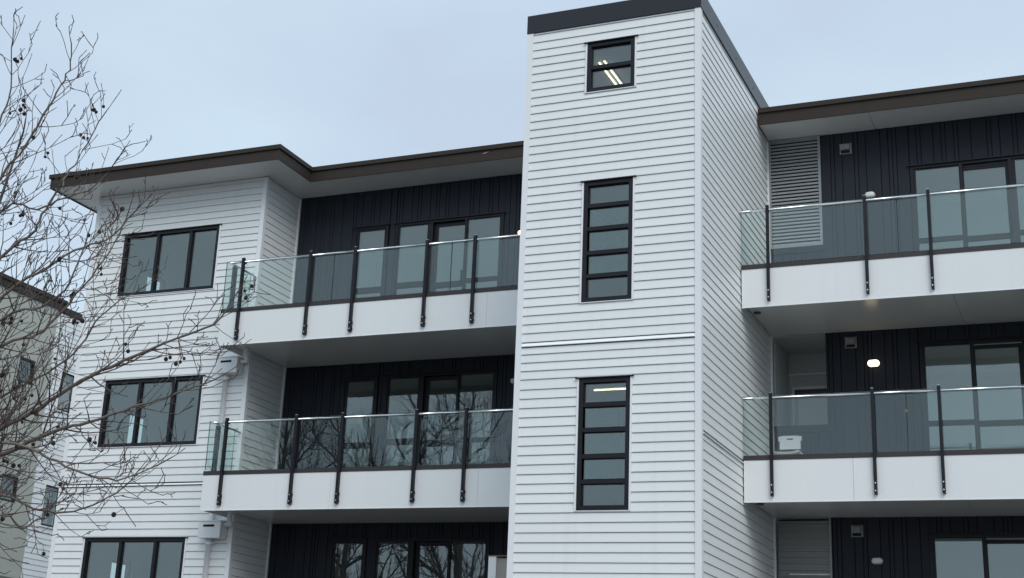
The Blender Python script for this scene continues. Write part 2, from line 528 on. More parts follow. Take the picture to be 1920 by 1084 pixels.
# --- dark vertical cladding with door groups
SEQ = [0.128, 0.066, 0.20, 0.128, 0.066, 0.134, 0.066, 0.20, 0.25, 0.066, 0.128, 0.20, 0.066, 0.128, 0.24, 0.128, 0.066, 0.066, 0.20]
def dark_wall(x0, x1, y, z0, z1, holes, off):
    """holes (xa, xb, za, zb). Boards run full height, cut round the openings."""
    mb = MB()
    wall_holes(mb, 'Y', y + 0.022, y + 0.12, x0, x1, z0, z1, holes)
    mb.build('wall', DARKBACK, bld)
    x, i = x0, off
    while x < x1 - 0.02:
        wd = SEQ[i % len(SEQ)]; i += 1
        e = min(x + wd, x1)
        cuts = sorted({x, e, *[c for h in holes for c in h[:2] if x < c < e]})
        for a, b in zip(cuts, cuts[1:]):
            if b - a < 0.02:
                continue
            la = a + (0.004 if a == x else 0.0); rb = b - (0.004 if b == e else 0.0)
            zz = [(z0, z1)]
            for h in holes:
                if h[0] < (a + b) / 2 < h[1]:
                    zz = [q for p in zz for q in ((p[0], min(p[1], h[2])), (max(p[0], h[3]), p[1])) if q[1] - q[0] > 0.03]
            for c, d in zz:
                pr = [(la, y + 0.021), (la, y + 0.004), (la + 0.004, y), (rb - 0.004, y), (rb, y + 0.004), (rb, y + 0.021)]
                MB().prism([(px, py, c) for px, py in pr], [(px, py, d) for px, py in pr]).build('cladding_board', DARKBOARD, bld)
        x = e

def door_group(y, dz, units, xa, xb, top):
    """units: (glass x0, x1, glass top, rail z0, rail z1, setback)"""
    f = MB()
    z0 = 8.70 - dz
    T = top - dz
    f.box(xa, xb, y - 0.022, y + 0.10, T - 0.045, T)
    xs = [xa] + [(units[i][1] + units[i + 1][0]) / 2 for i in range(len(units) - 1)] + [xb]
    for i, x in enumerate(xs):
        lo = xa if i == 0 else x - 0.022
        hi = xb if i == len(xs) - 1 else x + 0.022
        if i == 0: hi = xa + 0.045
        if i == len(xs) - 1: lo = xb - 0.045
        f.box(lo, hi, y - 0.020, y + 0.10, z0, T - 0.045)
    o = f.build('glazed_door', FRAME, bld)
    MB().box(xa - 0.05, xb + 0.05, y - 0.055, y - 0.023, T - 0.002, T + 0.014).build('head_flashing', FRAME, o)
    for i, (a, b, gt, r0, r1, sb) in enumerate(units):
        lo = xs[i] + (0.045 if i == 0 else 0.022)
        hi = xs[i + 1] - (0.045 if i == len(units) - 1 else 0.022)
        s = MB()
        yy = y - 0.004 + sb
        gt -= dz; ra = r0 - dz; rb_ = r1 - dz
        st = T - 0.045 if sb == 0 else gt + 0.06
        s.box(lo + 0.001, a, yy, yy + 0.045, z0, st); s.box(b, hi - 0.001, yy, yy + 0.045, z0, st)
        s.box(a, b, yy, yy + 0.045, gt, st - 0.001); s.box(a, b, yy, yy + 0.045, ra, rb_); s.box(a, b, yy, yy + 0.045, z0, z0 + 0.09)
        s.build('sash', FRAME, o)
        MB().box(a, b, yy + 0.018, yy + 0.034, rb_, gt).build('pane', PANE, o)
        MB().box(a, b, yy + 0.018, yy + 0.034, z0 + 0.09, ra).build('pane', PANE, o)
        if sb:
            MB().box(hi - 0.055, hi - 0.035, yy - 0.045, yy - 0.0005, z0 + 0.95, z0 + 1.20).build('handle', FRAME, o)
    return o

L_A = [(-8.075, -7.510, 10.868, 9.585, 9.700, 0.0)]
L_B = [(-7.183, -6.580, 10.885, 9.628, 9.742, 0.0), (-6.380, -5.790, 10.826, 9.590, 9.702, 0.055), (-5.730, -5.072, 10.900, 9.632, 9.716, 0.0)]
R_U = [(2.466, 3.146, 10.900, 9.611, 9.694, 0.0), (3.214, 3.852, 10.827, 9.590, 9.680, 0.055), (4.011, 4.700, 10.903, 9.611, 9.694, 0.0), (4.85, 5.50, 10.827, 9.59, 9.68, 0.055)]
for k in range(3):
    dz = FL * k
    ztop = (11.712, 8.186, 5.164)[k]
    dark_wall(WX1 + 0.046, TX0 - 0.01, RYL, 8.70 - dz, ztop, [(-8.165, -7.420, 8.70 - dz, 10.945 - dz), (-7.260, -4.985, 8.70 - dz, 10.945 - dz)], k * 5)
    door_group(RYL, dz, L_A, -8.164, -7.421, 10.944)
    door_group(RYL, dz, L_B, -7.259, -4.986, 10.944)
    alc = (0.046, 0.912, (9.72, 6.64, 3.62)[k], ztop)
    dark_wall(0.046, XE, RYR, 8.70 - dz, ztop, [alc, (2.385, 5.60, 8.70 - dz, 10.960 - dz)], k * 4 + 2)
    door_group(RYR, dz, R_U, 2.386, 5.599, 10.959)

# louvre and alcoves at the inner end of the right balconies
def lframe(z0, z1, mt):
    f = MB()
    f.box(0.047, 0.075, RYR - 0.03, RYR + 0.06, z0, z1); f.box(0.882, 0.925, RYR - 0.03, RYR + 0.06, z0, z1)
    f.box(0.075, 0.882, RYR - 0.026, RYR + 0.06, z0, z0 + 0.035); f.box(0.075, 0.882, RYR - 0.026, RYR + 0.06, z1 - 0.03, z1)
    return f.build('louvre', mt, bld)
lv = lframe(9.72, 11.706, LOUVRE)
n = 31
for i in range(n):
    z = 9.775 + (11.66 - 9.775) * i / (n - 1)
    A = [(0.0755, RYR - 0.020, z - 0.016), (0.0755, RYR - 0.016, z - 0.019), (0.0755, RYR + 0.045, z - 0.006), (0.0755, RYR + 0.045, z - 0.003), (0.0755, RYR - 0.010, z + 0.020), (0.0755, RYR - 0.014, z + 0.020)]
    MB().prism(A, [(0.8815, b, c) for a, b, c in A]).build('slat', LOUVRE, lv)
MB().box(0.047, 0.925, RYR + 0.10, RYR + 0.13, 9.72, 11.706).build('louvre_backing', DARKBACK, bld)
def alcove(z0, z1):
    a = MB()
    a.box(0.03, 0.05, RYR + 0.13, RYR + 1.25, z0, z1); a.box(0.90, 0.92, RYR + 0.13, RYR + 1.25, z0, z1)
    a.box(0.05, 0.90, RYR + 1.25, RYR + 1.3, z0, z1); a.box(0.03, 0.92, RYR + 0.13, RYR + 1.25, z0 - 0.03, z0); a.box(0.03, 0.92, RYR + 0.13, RYR + 1.25, z1, z1 + 0.03)
    o = a.build('alcove', ROOM, bld)
    return o
al2 = alcove(6.66, 8.186)
MB().box(0.046, 0.92, RYR - 0.012, RYR + 0.13, 6.635, 6.658).build('sill_board', DARKBOARD, bld)
d = MB()
d.box(0.10, 0.14, RYR + 1.21, RYR + 1.249, 6.70, 7.60); d.box(0.14, 0.90, RYR + 1.21, RYR + 1.249, 7.55, 7.60)
d.build('door_frame', TRIM, al2)
MB().box(0.20, 0.90, RYR + 1.22, RYR + 1.248, 6.70, 7.42).build('cupboard_door', WPANEL, al2)
MB().box(0.141, 0.90, RYR + 1.235, RYR + 1.249, 7.43, 7.549).build('door_gap', DIM, al2)
MB().box(0.05, 0.90, RYR + 1.20, RYR + 1.249, 7.80, 7.83).build('picture_rail', TRIM, al2)
hd = MB()
hd.tube([(0.55, RYR + 1.2, 6.86), (0.60, RYR + 1.19, 6.91)], 0.012, 6); hd.tube([(0.80, RYR + 1.19, 6.92), (0.84, RYR + 1.19, 6.87)], 0.012, 6)
hd.box(0.60, 0.80, RYR + 1.19, RYR + 1.2, 6.885, 6.90)
hd.build('handle', DIM, al2)
al1 = alcove(3.64, 5.164)
lv1 = MB().box(0.882, 0.915, RYR - 0.02, RYR + 0.06, 3.62, 5.158).build('louvre', LOUVRE, bld)
for i in range(15):
    z = 5.043 - 0.0985 * i
    MB().box(0.0755, 0.8815, RYR - 0.012, RYR + 0.03, z - 0.007, z + 0.007).build('slat', LOUVRE, lv1)
MB().box(0.0755, 0.8815, RYR + 0.031, RYR + 0.04, 3.66, 5.12).build('mesh_screen', GREYPL, lv1)
MB().box(0.25, 0.9, RYR - 0.011, RYR - 0.0005, 4.27, 4.29).build('cupboard_top', TRIM, bld)
# dark panels under the louvres
for k, z in enumerate((9.72, 6.64, 3.62)):
    MB().box(0.05, 0.96, RYR - 0.018, RYR - 0.0005, z - 0.10, z - 0.003).build('sill_board', DARKBOARD, bld)

# --- roofs
def strip_poly(path, out, inn, z0, z1):
    """open mitred strip round an outline; path counterclockwise from above, outward = right side of travel."""
    n = len(path)
    def off(i, d):
        p = Vector(path[i])
        ns = []
        if i > 0:
            e = (Vector(path[i]) - Vector(path[i - 1])).normalized(); ns.append(Vector((e.y, -e.x)))
        if i < n - 1:
            e = (Vector(path[i + 1]) - Vector(path[i])).normalized(); ns.append(Vector((e.y, -e.x)))
        if len(ns) == 1:
            return p + ns[0] * d
        b = (ns[0] + ns[1]).normalized()
        return p + b * (d / max(0.2, b.dot(ns[0])))
    res = []
    for i in range(n - 1):
        q = [off(i, inn), off(i, out), off(i + 1, out), off(i + 1, inn)]
        mb = MB()
        mb.prism([(a.x, a.y, z0) for a in q], [(a.x, a.y, z1) for a in q])
        res.append(mb)
    return res

def roof(poly_pts, edge, zb, zt, soff, joints):
    top = MB()
    top.prism([(x, y, zb + 0.06) for x, y in poly_pts], [(x, y, zt - 0.03) for x, y in poly_pts])
    ro = top.build('roof', BROWN, bld)
    for q in strip_poly(edge, 0.022, 0.001, zb, zt - 0.085):
        q.build('fascia', BROWN, ro)
    for q in strip_poly(edge, 0.055, 0.001, zt - 0.084, zt):
        q.build('gutter_edge', BROWN, ro)
    for x0, x1, y0, y1 in soff:
        MB().box(x0, x1, y0, y1, zb + 0.026, zb + 0.056).build('soffit_panel', SOFFIT, ro)
    return ro

Lp = [(-14.19, 2.525), (-8.80, 2.525), (-8.80, 3.75), (TX0 - 0.012, 3.75), (TX0 - 0.012, 10.3), (-14.19, 10.3)]
roof(Lp, [(-14.19, 10.3), (-14.19, 2.525), (-8.80, 2.525), (-8.80, 3.75), (TX0 - 0.04, 3.75)], 11.692, 11.986,
     [(-14.188, -8.802, 2.527, WY - 0.021), (-14.188, WX0 - 0.001, WY - 0.019, 10.2), (WX1 + 0.001, -8.802, WY - 0.019, RYL + 0.021), (-8.80, -6.60, 3.752, RYL + 0.021), (-6.594, TX0 - 0.014, 3.752, RYL + 0.021)], None)
Rp = [(0.045, 3.64), (XE + 0.4, 3.64), (XE + 0.4, 10.3), (0.045, 10.3)]
roof(Rp, [(0.045, 3.64), (XE + 0.4, 3.64)], 11.692, 11.990,
     [(0.047, 1.85, 3.642, RYR + 0.021), (1.856, XE + 0.4, 3.642, RYR + 0.021)], None)
# tower cap
tr = MB().box(TX0 - 0.004, TX1 + 0.004, -0.004, 9.0, 12.10, 12.34).build('tower_roof', CAPMETAL, bld)
for q in strip_poly([(TX0 - 0.012, 9.0), (TX0 - 0.012, -0.012), (TX1 + 0.012, -0.012), (TX1 + 0.012, 9.0)], 0.036, 0.001, 12.096, 12.402):
    q.build('cap_fascia', CAPMETAL, tr)
# small screws along the side fascia
sc = MB()
for y in (0.9, 2.1, 3.3):
    sc.tube([(TX1 + 0.048, y, 12.24), (TX1 + 0.054, y, 12.24)], 0.012, 6)
sc.build('fascia_screw', DIM, tr)

# --- balconies
def balcony(side, k):
    dz = FL * k if False else (0.0, 2.994, 6.0)[k]
    yb = BYL if side == 'L' else BYR
    rear = RYL if side == 'L' else RYR
    x0, x1 = (-9.632, TX0 - 0.038) if side == 'L' else (0.036, XE)
    zt, zk, zf, zs = 8.701 - dz, 8.773 - dz, (8.080, 5.079, 2.08)[k], (8.188, 5.166, 2.2)[k]
    core = MB()
    if side == 'L':
        core.box(x0 + 0.004, x1, yb + 0.022, WY - 0.037, zs + 0.012, zt - 0.004)
        core.box(WX1 + 0.046, x1, WY - 0.0365, rear - 0.03, zs + 0.012, zt - 0.004)
    else:
        core.box(x0, x1, yb + 0.022, rear - 0.002, zs + 0.012, zt - 0.004)
    b = core.build('balcony', BACKING, bld)
    # fascia panels with open joints
    js = {('L', 0): [-6.98, -4.31], ('L', 1): [-7.05, -4.32], ('R', 0): [4.4], ('R', 1): [1.63, 4.8]}.get((side, k), [])
    xs = [x0] + js + [x1]
    for a, c in zip(xs, xs[1:]):
        MB().box(a + (0.002 if a != x0 else 0), c - (0.002 if c != x1 else 0), yb, yb + 0.018, zf + 0.012, zt).build('fascia_panel', WPANEL, b)
    if side == 'L':
        MB().box(x0 - 0.014, x0 + 0.003, yb + 0.001, WY - 0.037, zf + 0.012, zt).build('fascia_panel', WPANEL, b)
    MB().box(x0 - (0.014 if side == 'L' else 0), x1, yb - 0.006, yb + 0.021, zf, zf + 0.0115).build('drip_edge', TRIM, b)
    # soffit
    if side == 'L':
        MB().box(x0 + 0.005, -6.5, yb + 0.022, WY - 0.037, zs, zs + 0.0115).build('soffit_panel', SOFFIT, b)
        MB().box(-6.495, x1, yb + 0.022, WY - 0.037, zs, zs + 0.0115).build('soffit_panel', SOFFIT, b)
        MB().box(WX1 + 0.046, x1, WY - 0.0365, rear + 0.02, zs, zs + 0.0115).build('soffit_panel', SOFFIT, b)
    else:
        MB().box(x0, 3.1, yb + 0.022, rear + 0.02, zs, zs + 0.0115).build('soffit_panel', SOFFIT, b)
        MB().box(3.105, x1, yb + 0.022, rear + 0.02, zs, zs + 0.0115).build('soffit_panel', SOFFIT, b)
        pt = MB(); pt.tube([(0.13, 2.97, zs - 0.02), (0.13, 2.97, zs + 0.005)], 0.055, 14)
        pt.build('drain_outlet', DIM, b)
    # kerb
    MB().box(x0 - (0.018 if side == 'L' else 0), x1, yb - 0.008, yb + 0.10, zt + 0.0005, zk).build('kerb', KERB, b)
    if side == 'L':
        MB().box(x0 - 0.018, x0 + 0.08, yb + 0.1005, WY - 0.04, zt + 0.0005, zk).build('kerb', KERB, b)
    return zk, yb, x0, x1

def balustrade(side, k):
    zk = 8.773 - (0.0, 3.009, 6.0)[k]
    dz = (0.0, 3.009, 6.0)[k]
    yb = BYL if side == 'L' else BYR
    x0, x1 = (-9.632, TX0 - 0.038) if side == 'L' else (0.036, XE)
    zr, zg0, zg1, zp = 9.655 - dz, zk + 0.012, 9.695 - dz, 8.165 - dz + (0.0 if k == 0 else 0.01)
    posts = [-9.240, -7.805, -6.890, -5.475, -4.565] if side == 'L' else [0.461, 1.944, 2.873, 4.36, 5.27]
    joints = [-7.34, -5.02] if side == 'L' else [2.41, 4.80]
    yr = yb - 0.014
    hw0 = 0.029 if side == 'L' else 0.025
    xr = x0 + 0.11 if side == 'L' else x0
    stops = [xr] + posts + [x1]
    o = None
    for i, (a, c) in enumerate(zip(stops, stops[1:])):
        r = MB()
        la = a + (hw0 if i else 0.0); lc = c - (hw0 if i < len(stops) - 2 else 0.0)
        r.tube([(la, yr, zr), (lc, yr, zr)], 0.018, 12)
        q = r.build('balustrade' if o is None else 'handrail', RAIL, o or bld, smooth=True)
        o = o or q
    if side == 'L':
        r = MB()
        r.tube([(xr + 0.02, yb + 0.03, zr), (xr, yb + 0.05, zr), (xr, WY - 0.037, zr)], 0.018, 10)
        r.build('handrail', RAIL, o, smooth=True)
    hw = 0.026 if side == 'L' else 0.022
    for x in posts:
        p = MB()
        p.box(x - hw, x + hw, yb - 0.062, yb - 0.010, zp + 0.21, 9.722 - dz)
        e = 0.003 if side == 'L' else -0.002
        p.box(x - hw - e, x + hw + e, yb - 0.060, yb - 0.002, zp, zp + 0.205)
        p.box(x - 0.012, x + 0.012, yb - 0.0095, yb + 0.06, 9.635 - dz, 9.665 - dz)
        for zz in (zp + 0.05, zp + 0.16):
            p.tube([(x, yb - 0.070, zz), (x, yb - 0.0605, zz)], 0.011, 6, mi=1)
            if side == 'L':
                p.box(x + hw + 0.0045, x + hw + 0.02, yb - 0.04, yb - 0.02, zz - 0.014, zz + 0.014)
        p.box(x - 0.02, x + 0.02, yb - 0.055, yb - 0.017, 9.7225 - dz, 9.73 - dz, mi=1)
        p.build('post', [POST, BOLT], o)
    xs = [x0 + (-0.005 if side == 'L' else 0.003)] + joints + [x1 - 0.003]
    for i, (a, c) in enumerate(zip(xs, xs[1:])):
        la = a + (0.005 if i else 0); lc = c - (0.005 if i < len(xs) - 2 else 0)
        q = MB()
        q.add([(la, yb + 0.008, zg0), (lc, yb + 0.008, zg0), (lc, yb + 0.020, zg0), (la, yb + 0.020, zg0), (la, yb + 0.008, zg1), (lc, yb + 0.008, zg1), (lc, yb + 0.020, zg1), (la, yb + 0.020, zg1)],
              [(0, 1, 5, 4), (2, 3, 7, 6)], 0)
        q.add([q.v[i_] for i_ in range(8)], [(3, 2, 1, 0), (4, 5, 6, 7), (1, 2, 6, 5), (3, 0, 4, 7)], 1)
        q.build('glass_panel', [BGLASS, GEDGE], o)
    for j in joints:
        MB().box(j - 0.0045, j + 0.0045, yb + 0.009, yb + 0.019, zg0, zg1 - 0.01).build('joint_strip', POST, o)
    if side == 'L':
        xq = x0 - 0.012
        za, zb = zk + 0.05, zg1
        q = MB()
        q.add([(xq, yb + 0.03, za), (xq, WY - 0.04, za), (xq + 0.012, WY - 0.04, za), (xq + 0.012, yb + 0.03, za), (xq, yb + 0.03, zb), (xq, WY - 0.04, zb), (xq + 0.012, WY - 0.04, zb), (xq + 0.012, yb + 0.03, zb)],
              [(1, 0, 4, 5), (3, 2, 6, 7)], 0)
        q.add([q.v[i_] for i_ in range(8)], [(0, 1, 2, 3), (7, 6, 5, 4), (0, 3, 7, 4), (2, 1, 5, 6)], 1)
        q.build('glass_panel', [BGLASS, GEDGE], o)
        p = MB(); p.box(x0 + 0.07, x0 + 0.12, yb + 0.10, yb + 0.20, zk, zr - 0.025)
        p.build('post', POST, o)
    return o

for side in 'LR':
    for k in range(2):
        balcony(side, k)
        balustrade(side, k)
balcony('L', 2); balcony('R', 2)

# --- rainwater heads and pipes on the left wing
for k, z0 in enumerate((7.743, 4.700)):
    h = MB()
    x0, x1, y0, y1, z1 = -10.065, -9.60, 3.04, WY - 0.034, z0 + 0.31
    h.box(x0, x1, y0, y1, z0, z1 - 0.02); h.box(x0 - 0.012, x1 + 0.012, y0 - 0.012, y1, z1 - 0.0195, z1)
    rh = h.build('rainwater_head', PIPE, bld)
    MB().box(x0 + 0.10, x1 - 0.13, y0 - 0.004, y0 - 0.0005, z1 - 0.115, z1 - 0.075).build('overflow_slot', DARKBACK, rh)
    xc = -9.925
    top = z0 + 0.0
    bot = 5.012 if k == 0 else BASE
    p = MB(); p.tube([(xc, WY - 0.095, bot), (xc, WY - 0.095, top - 0.001)], 0.048, 14)
    dp = p.build('downpipe', PIPE, bld, smooth=True)
    c = MB(); c.tube([(xc, WY - 0.095, top - 0.10), (xc, WY - 0.095, top - 0.04)], 0.056, 14)
    c.box(xc - 0.075, xc + 0.075, WY - 0.08, WY - 0.034, top - 0.09, top - 0.05)
    c.build('pipe_bracket', PIPE, dp, smooth=False)
    zz = (8.188, 5.166)[k]
    e = MB()
    pts = [(-9.41, 3.02, zz), (-9.41, 3.02, zz - 0.12)]
    for t in range(1, 7):
        a = t / 6 * math.pi / 2
        pts.append((-9.41 + 0.0, 3.02 + 0.09 * (1 - math.cos(a)), zz - 0.12 - 0.09 * math.sin(a)))
    pts += [(-9.43, 3.13, zz - 0.212), (-9.47, 3.15, zz - 0.215), (-9.53, 3.155, zz - 0.217), (-9.587, 3.155, zz - 0.22)]
    e.tube(pts, 0.042, 12)
    eb = e.build('drain_bend', PIPE, bld, smooth=True)
    MB().tube([(-9.41, 3.02, zz - 0.05), (-9.41, 3.02, zz - 0.005)], 0.052, 12).build('pipe_collar', PIPE, eb)

# ---------------------------------------------------------------- things fixed on or standing by the building
def wall_light(x, y, z, wd, ht, lit, label):
    t = thing('wall_light', (x, y, z), label, 'wall light', 'oval bulkhead lights on the dark walls')
    def oval(sx, sz, n=20):
        r = min(sx, sz)
        pts = []
        for i in range(n):
            a = 2 * math.pi * i / n
            pts.append((x + math.copysign(max(0, sx - r), math.cos(a)) + r * math.cos(a), z + r * math.sin(a)))
        return pts
    b = oval(wd / 2, ht / 2)
    MB().prism([(px, y - 0.0005, pz) for px, pz in b], [(px, y - 0.03, pz) for px, pz in b]).build('base', GREYPL if not lit else OPAL, t)
    rings = []
    mb = MB()
    for sc, d in ((0.93, 0.0305), (0.93, 0.055), (0.80, 0.075), (0.5, 0.085)):
        rings.append([(x + (px - x) * sc, y - d, z + (pz - z) * sc) for px, pz in b])
    n = len(b)
    vs = [p for r in rings for p in r]
    fs = [(i * n + j, i * n + (j + 1) % n, (i + 1) * n + (j + 1) % n, (i + 1) * n + j) for i in range(3) for j in range(n)] + [tuple(range(3 * n, 4 * n))]
    mb.add(vs, fs).build('diffuser', LIT if lit else OPAL, t, smooth=True)
    return t
wall_light(1.725, RYR, 10.52, 0.175, 0.112, False, 'unlit white oval wall light just above the upper right balcony rail')
wall_light(1.671, RYR, 7.626, 0.195, 0.115, True, 'glowing oval wall light on the dark wall of the middle right balcony')
wall_light(1.605, RYR, 4.487, 0.178, 0.105, False, 'unlit pale oval wall light under the lowest vent hood')
wall_light(-4.62, RYL, 10.50, 0.12, 0.11, True, 'lit wall light half hidden by the stair tower at the upper left rail')
wall_light(-4.65, RYL, 7.68, 0.12, 0.11, False, 'unlit wall light half hidden by the stair tower above the middle left rail')

def vent(x0, x1, z0, z1, label):
    y = RYR
    t = thing('vent_hood', ((x0 + x1) / 2, y, z0), label, 'vent', 'square vent hoods on the right dark wall')
    f = MB()
    f.box(x0, x1, y - 0.015, y - 0.0005, z0, z1)
    f.build('flange', GREYPL, t)
    h = MB()
    a, b, c, d = x0 + 0.015, x1 - 0.028, z0 + 0.055, z1 - 0.004
    h.prism([(a, y - 0.016, d), (a, y - 0.075, d - 0.03), (a, y - 0.09, c), (a, y - 0.08, c), (a, y - 0.0155, c + 0.02)], [(b, y - 0.016, d), (b, y - 0.075, d - 0.03), (b, y - 0.09, c), (b, y - 0.08, c), (b, y - 0.0155, c + 0.02)])
    h.build('hood', mat('vent_grey', (0.26, 0.26, 0.245), 0.5), t)
    MB().box(x0 + 0.02, x1 - 0.03, y - 0.030, y - 0.0155, z0 + 0.012, z0 + 0.054).build('opening', DARKBACK, t)
vent(1.253, 1.449, 11.319, 11.506, 'grey square vent hood high on the wall beside the louvre')
vent(1.229, 1.414, 7.906, 8.091, 'grey square vent hood above the glowing wall light')
vent(1.225, 1.405, 4.859, 5.045, 'grey square vent hood on the lowest right wall near the bottom edge')

# white folding chair on the middle right balcony
ch = thing('chair', (0.42, 3.9, 5.70), 'white plastic chair behind the glass of the middle right balcony', 'chair')
def slab(cx, w_, z0, z1, y0, y1, hole=None):
    mb = MB()
    if hole is None:
        mb.box(cx - w_ / 2, cx + w_ / 2, y0, y1, z0, z1)
    else:
        wall_holes(mb, 'Y', y0, y1, cx - w_ / 2, cx + w_ / 2, z0, z1, [hole])
    return mb
cx, cy = 0.375, 4.05
bk = slab(cx, 0.33, 6.20, 6.405, cy, cy + 0.03, (cx - 0.05, cx + 0.05, 6.352, 6.375))
bk.box(cx - 0.185, cx - 0.166, cy - 0.005, cy + 0.03, 6.335, 6.405); bk.box(cx + 0.166, cx + 0.185, cy - 0.005, cy + 0.03, 6.335, 6.405)
bk.prism([(cx - 0.185, cy, 6.4055), (cx - 0.1, cy, 6.418), (cx + 0.1, cy, 6.418), (cx + 0.185, cy, 6.4055)], [(cx - 0.185, cy + 0.03, 6.4055), (cx - 0.1, cy + 0.03, 6.418), (cx + 0.1, cy + 0.03, 6.418), (cx + 0.185, cy + 0.03, 6.4055)])
bk.build('backrest', CHAIRW, ch)
st = MB()
for i in range(8):
    a, b = i / 8, (i + 1) / 8
    za, zb = (6.085 + 0.03 * (2 * q - 1) ** 4 for q in (a, b))
    xa, xb = cx - 0.21 + 0.42 * a, cx - 0.21 + 0.42 * b
    st.prism([(xa, cy - 0.38, za - 0.035), (xa, cy - 0.02, za - 0.035), (xa, cy - 0.02, za), (xa, cy - 0.40, za)], [(xb, cy - 0.38, zb - 0.035), (xb, cy - 0.02, zb - 0.035), (xb, cy - 0.02, zb), (xb, cy - 0.40, zb)])
st.build('seat', CHAIRW, ch)
for sx in (-1, 1):
    x = cx + sx * 0.16
    MB().tube([(x, cy + 0.04, 6.40 - 0.06), (x, cy + 0.02, 6.10), (x, cy + 0.06, 5.69)], 0.013, 8).build('leg', DIM, ch)
    MB().tube([(x, cy - 0.33, 6.045), (x, cy - 0.38, 5.69)], 0.013, 8).build('leg', DIM, ch)

# lit tubes inside the stair tower
def batten(p0, p1, label, twin=None):
    c = (Vector(p0) + Vector(p1)) / 2
    t = thing('ceiling_light', c, label, 'ceiling light', 'lit tube lights inside the stair tower')
    a, b = Vector(p0), Vector(p1)
    dd = (b - a).normalized()
    sd_ = Vector((-dd.y, dd.x, 0))
    q = [a + sd_ * 0.022 + Vector((0, 0, 0.016)), a - sd_ * 0.022 + Vector((0, 0, 0.016)), a - sd_ * 0.022 + Vector((0, 0, 0.04)), a + sd_ * 0.022 + Vector((0, 0, 0.04))]
    MB().prism(q, [p + (b - a) for p in q]).build('housing', OPAL, t)
    MB().tube([a, b], 0.012, 8).build('tube', TUBE, t)
batten((-1.895, 0.95, 11.925), (-1.905, 2.6, 11.925), 'left one of two lit tubes seen through the topmost tower window')
batten((-1.800, 0.92, 11.925), (-1.815, 2.6, 11.925), 'right one of two lit tubes seen through the topmost tower window')
batten((-2.36, 2.37, 6.90), (-1.00, 2.35, 6.90), 'lit tube at the top of the lowest tower window')

# white boxed end panel with brown cap at the lowest left balcony
sp = thing('screen_panel', (-3.89, BYL, 2.77), 'white boxed end panel with brown cap beside the tower at the bottom edge', 'panel')
MB().box(-4.03, -3.90, BYL - 0.1, BYL + 0.9, 2.78, 4.285).build('side_panel', WPANEL, sp)
MB().box(-3.899, -3.55, BYL - 0.06, BYL + 0.9, 2.78, 4.265).build('inner_panel', mat('beige_panel', (0.36, 0.33, 0.31), 0.6), sp)
MB().box(-4.04, -3.54, BYL - 0.11, BYL + 0.91, 4.286, 4.30).build('cap', TIMBER, sp)

# a leaf stuck on the fascia and the orange tape on a glass joint
lf = MB()
lf.add([(-5.14, 3.722, 11.835), (-5.06, 3.719, 11.838), (-4.99, 3.722, 11.862), (-5.07, 3.722, 11.856), (-5.14, 3.726, 11.835), (-5.06, 3.726, 11.838), (-4.99, 3.726, 11.862), (-5.07, 3.726, 11.856)], [(0, 1, 2, 3), (7, 6, 5, 4), (0, 4, 5, 1), (1, 5, 6, 2), (2, 6, 7, 3), (3, 7, 4, 0)])
tag(lf.build('leaf', LEAF), 'pale dry leaf stuck on the brown roof fascia left of the tower', 'leaf')
tp = MB(); tp.box(2.385, 2.437, BYR + 0.002, BYR + 0.0075, 6.367, 6.377); tp.box(2.40, 2.412, BYR + 0.001, BYR + 0.0019, 6.35, 6.40)
tag(tp.build('tape', YELLOW), 'small orange tape on the glass joint of the middle right balcony', 'tape')

# ---------------------------------------------------------------- neighbouring building on the left
NX = -20.0
nb = thing('neighbour_building', (NX - 4, 9, BASE), 'sage green rendered building with a white boarded end behind the bare tree', 'building')
YB_, YS = 9.98, 13.5
nwin_g = [(8.79, 9.40, 9.46, 10.10), (8.79, 9.40, 6.46, 7.10), (8.79, 9.40, 3.46, 4.10)]
nwin_w = [(10.45, 11.10, 9.08, 10.14), (10.45, 11.10, 6.08, 7.14), (10.45, 11.10, 3.08, 4.14)]
mb = MB(); wall_holes(mb, 'X', NX - 0.2, NX, 2.0, YB_, BASE, 11.66, nwin_g)
mb.build('wall', BEIGE, nb)
mb = MB(); wall_holes(mb, 'X', NX - 0.2, NX - 0.044, YB_ + 0.001, YS, BASE, 11.62, nwin_w)
mb.build('wall', TRIM, nb)
MB().box(NX - 8, NX - 0.21, 2.0, YS, BASE, 11.6).build('inner_wall', ROOMDARK, nb)
ro = MB().box(NX - 8, NX + 0.05, 1.9, YB_ + 0.22, 11.661, 11.93).build('roof', BROWN, nb)
MB().box(NX - 8, NX + 0.0, YB_ + 0.2205, YS, 11.63, 11.80).build('roof', BROWN, nb)
MB().box(NX + 0.051, NX + 0.085, 1.9, YB_ + 0.22, 11.84, 11.945).build('gutter_edge', BROWN, ro)
MB().box(NX + 0.0005, NX + 0.06, 2.0, YB_ - 0.1, 4.66, 4.74).build('ledge', BEIGE, nb)
MB().box(NX + 0.0005, NX + 0.006, 2.0, YB_ - 0.001, 7.60, 7.62).build('render_joint', DIM, nb)
z = 11.60
while z > 4.0:
    segs = [(YB_ + 0.005, YS)]
    for h in nwin_w:
        if z + 0.04 > h[2] and z - 0.1 < h[3]:
            segs = [(YB_ + 0.005, h[0] - 0.04), (h[1] + 0.04, YS)]
    for a, b in segs:
        board('S', NX - 0.04, a, b, z - 0.136, z, parent=nb)
    z -= 0.136
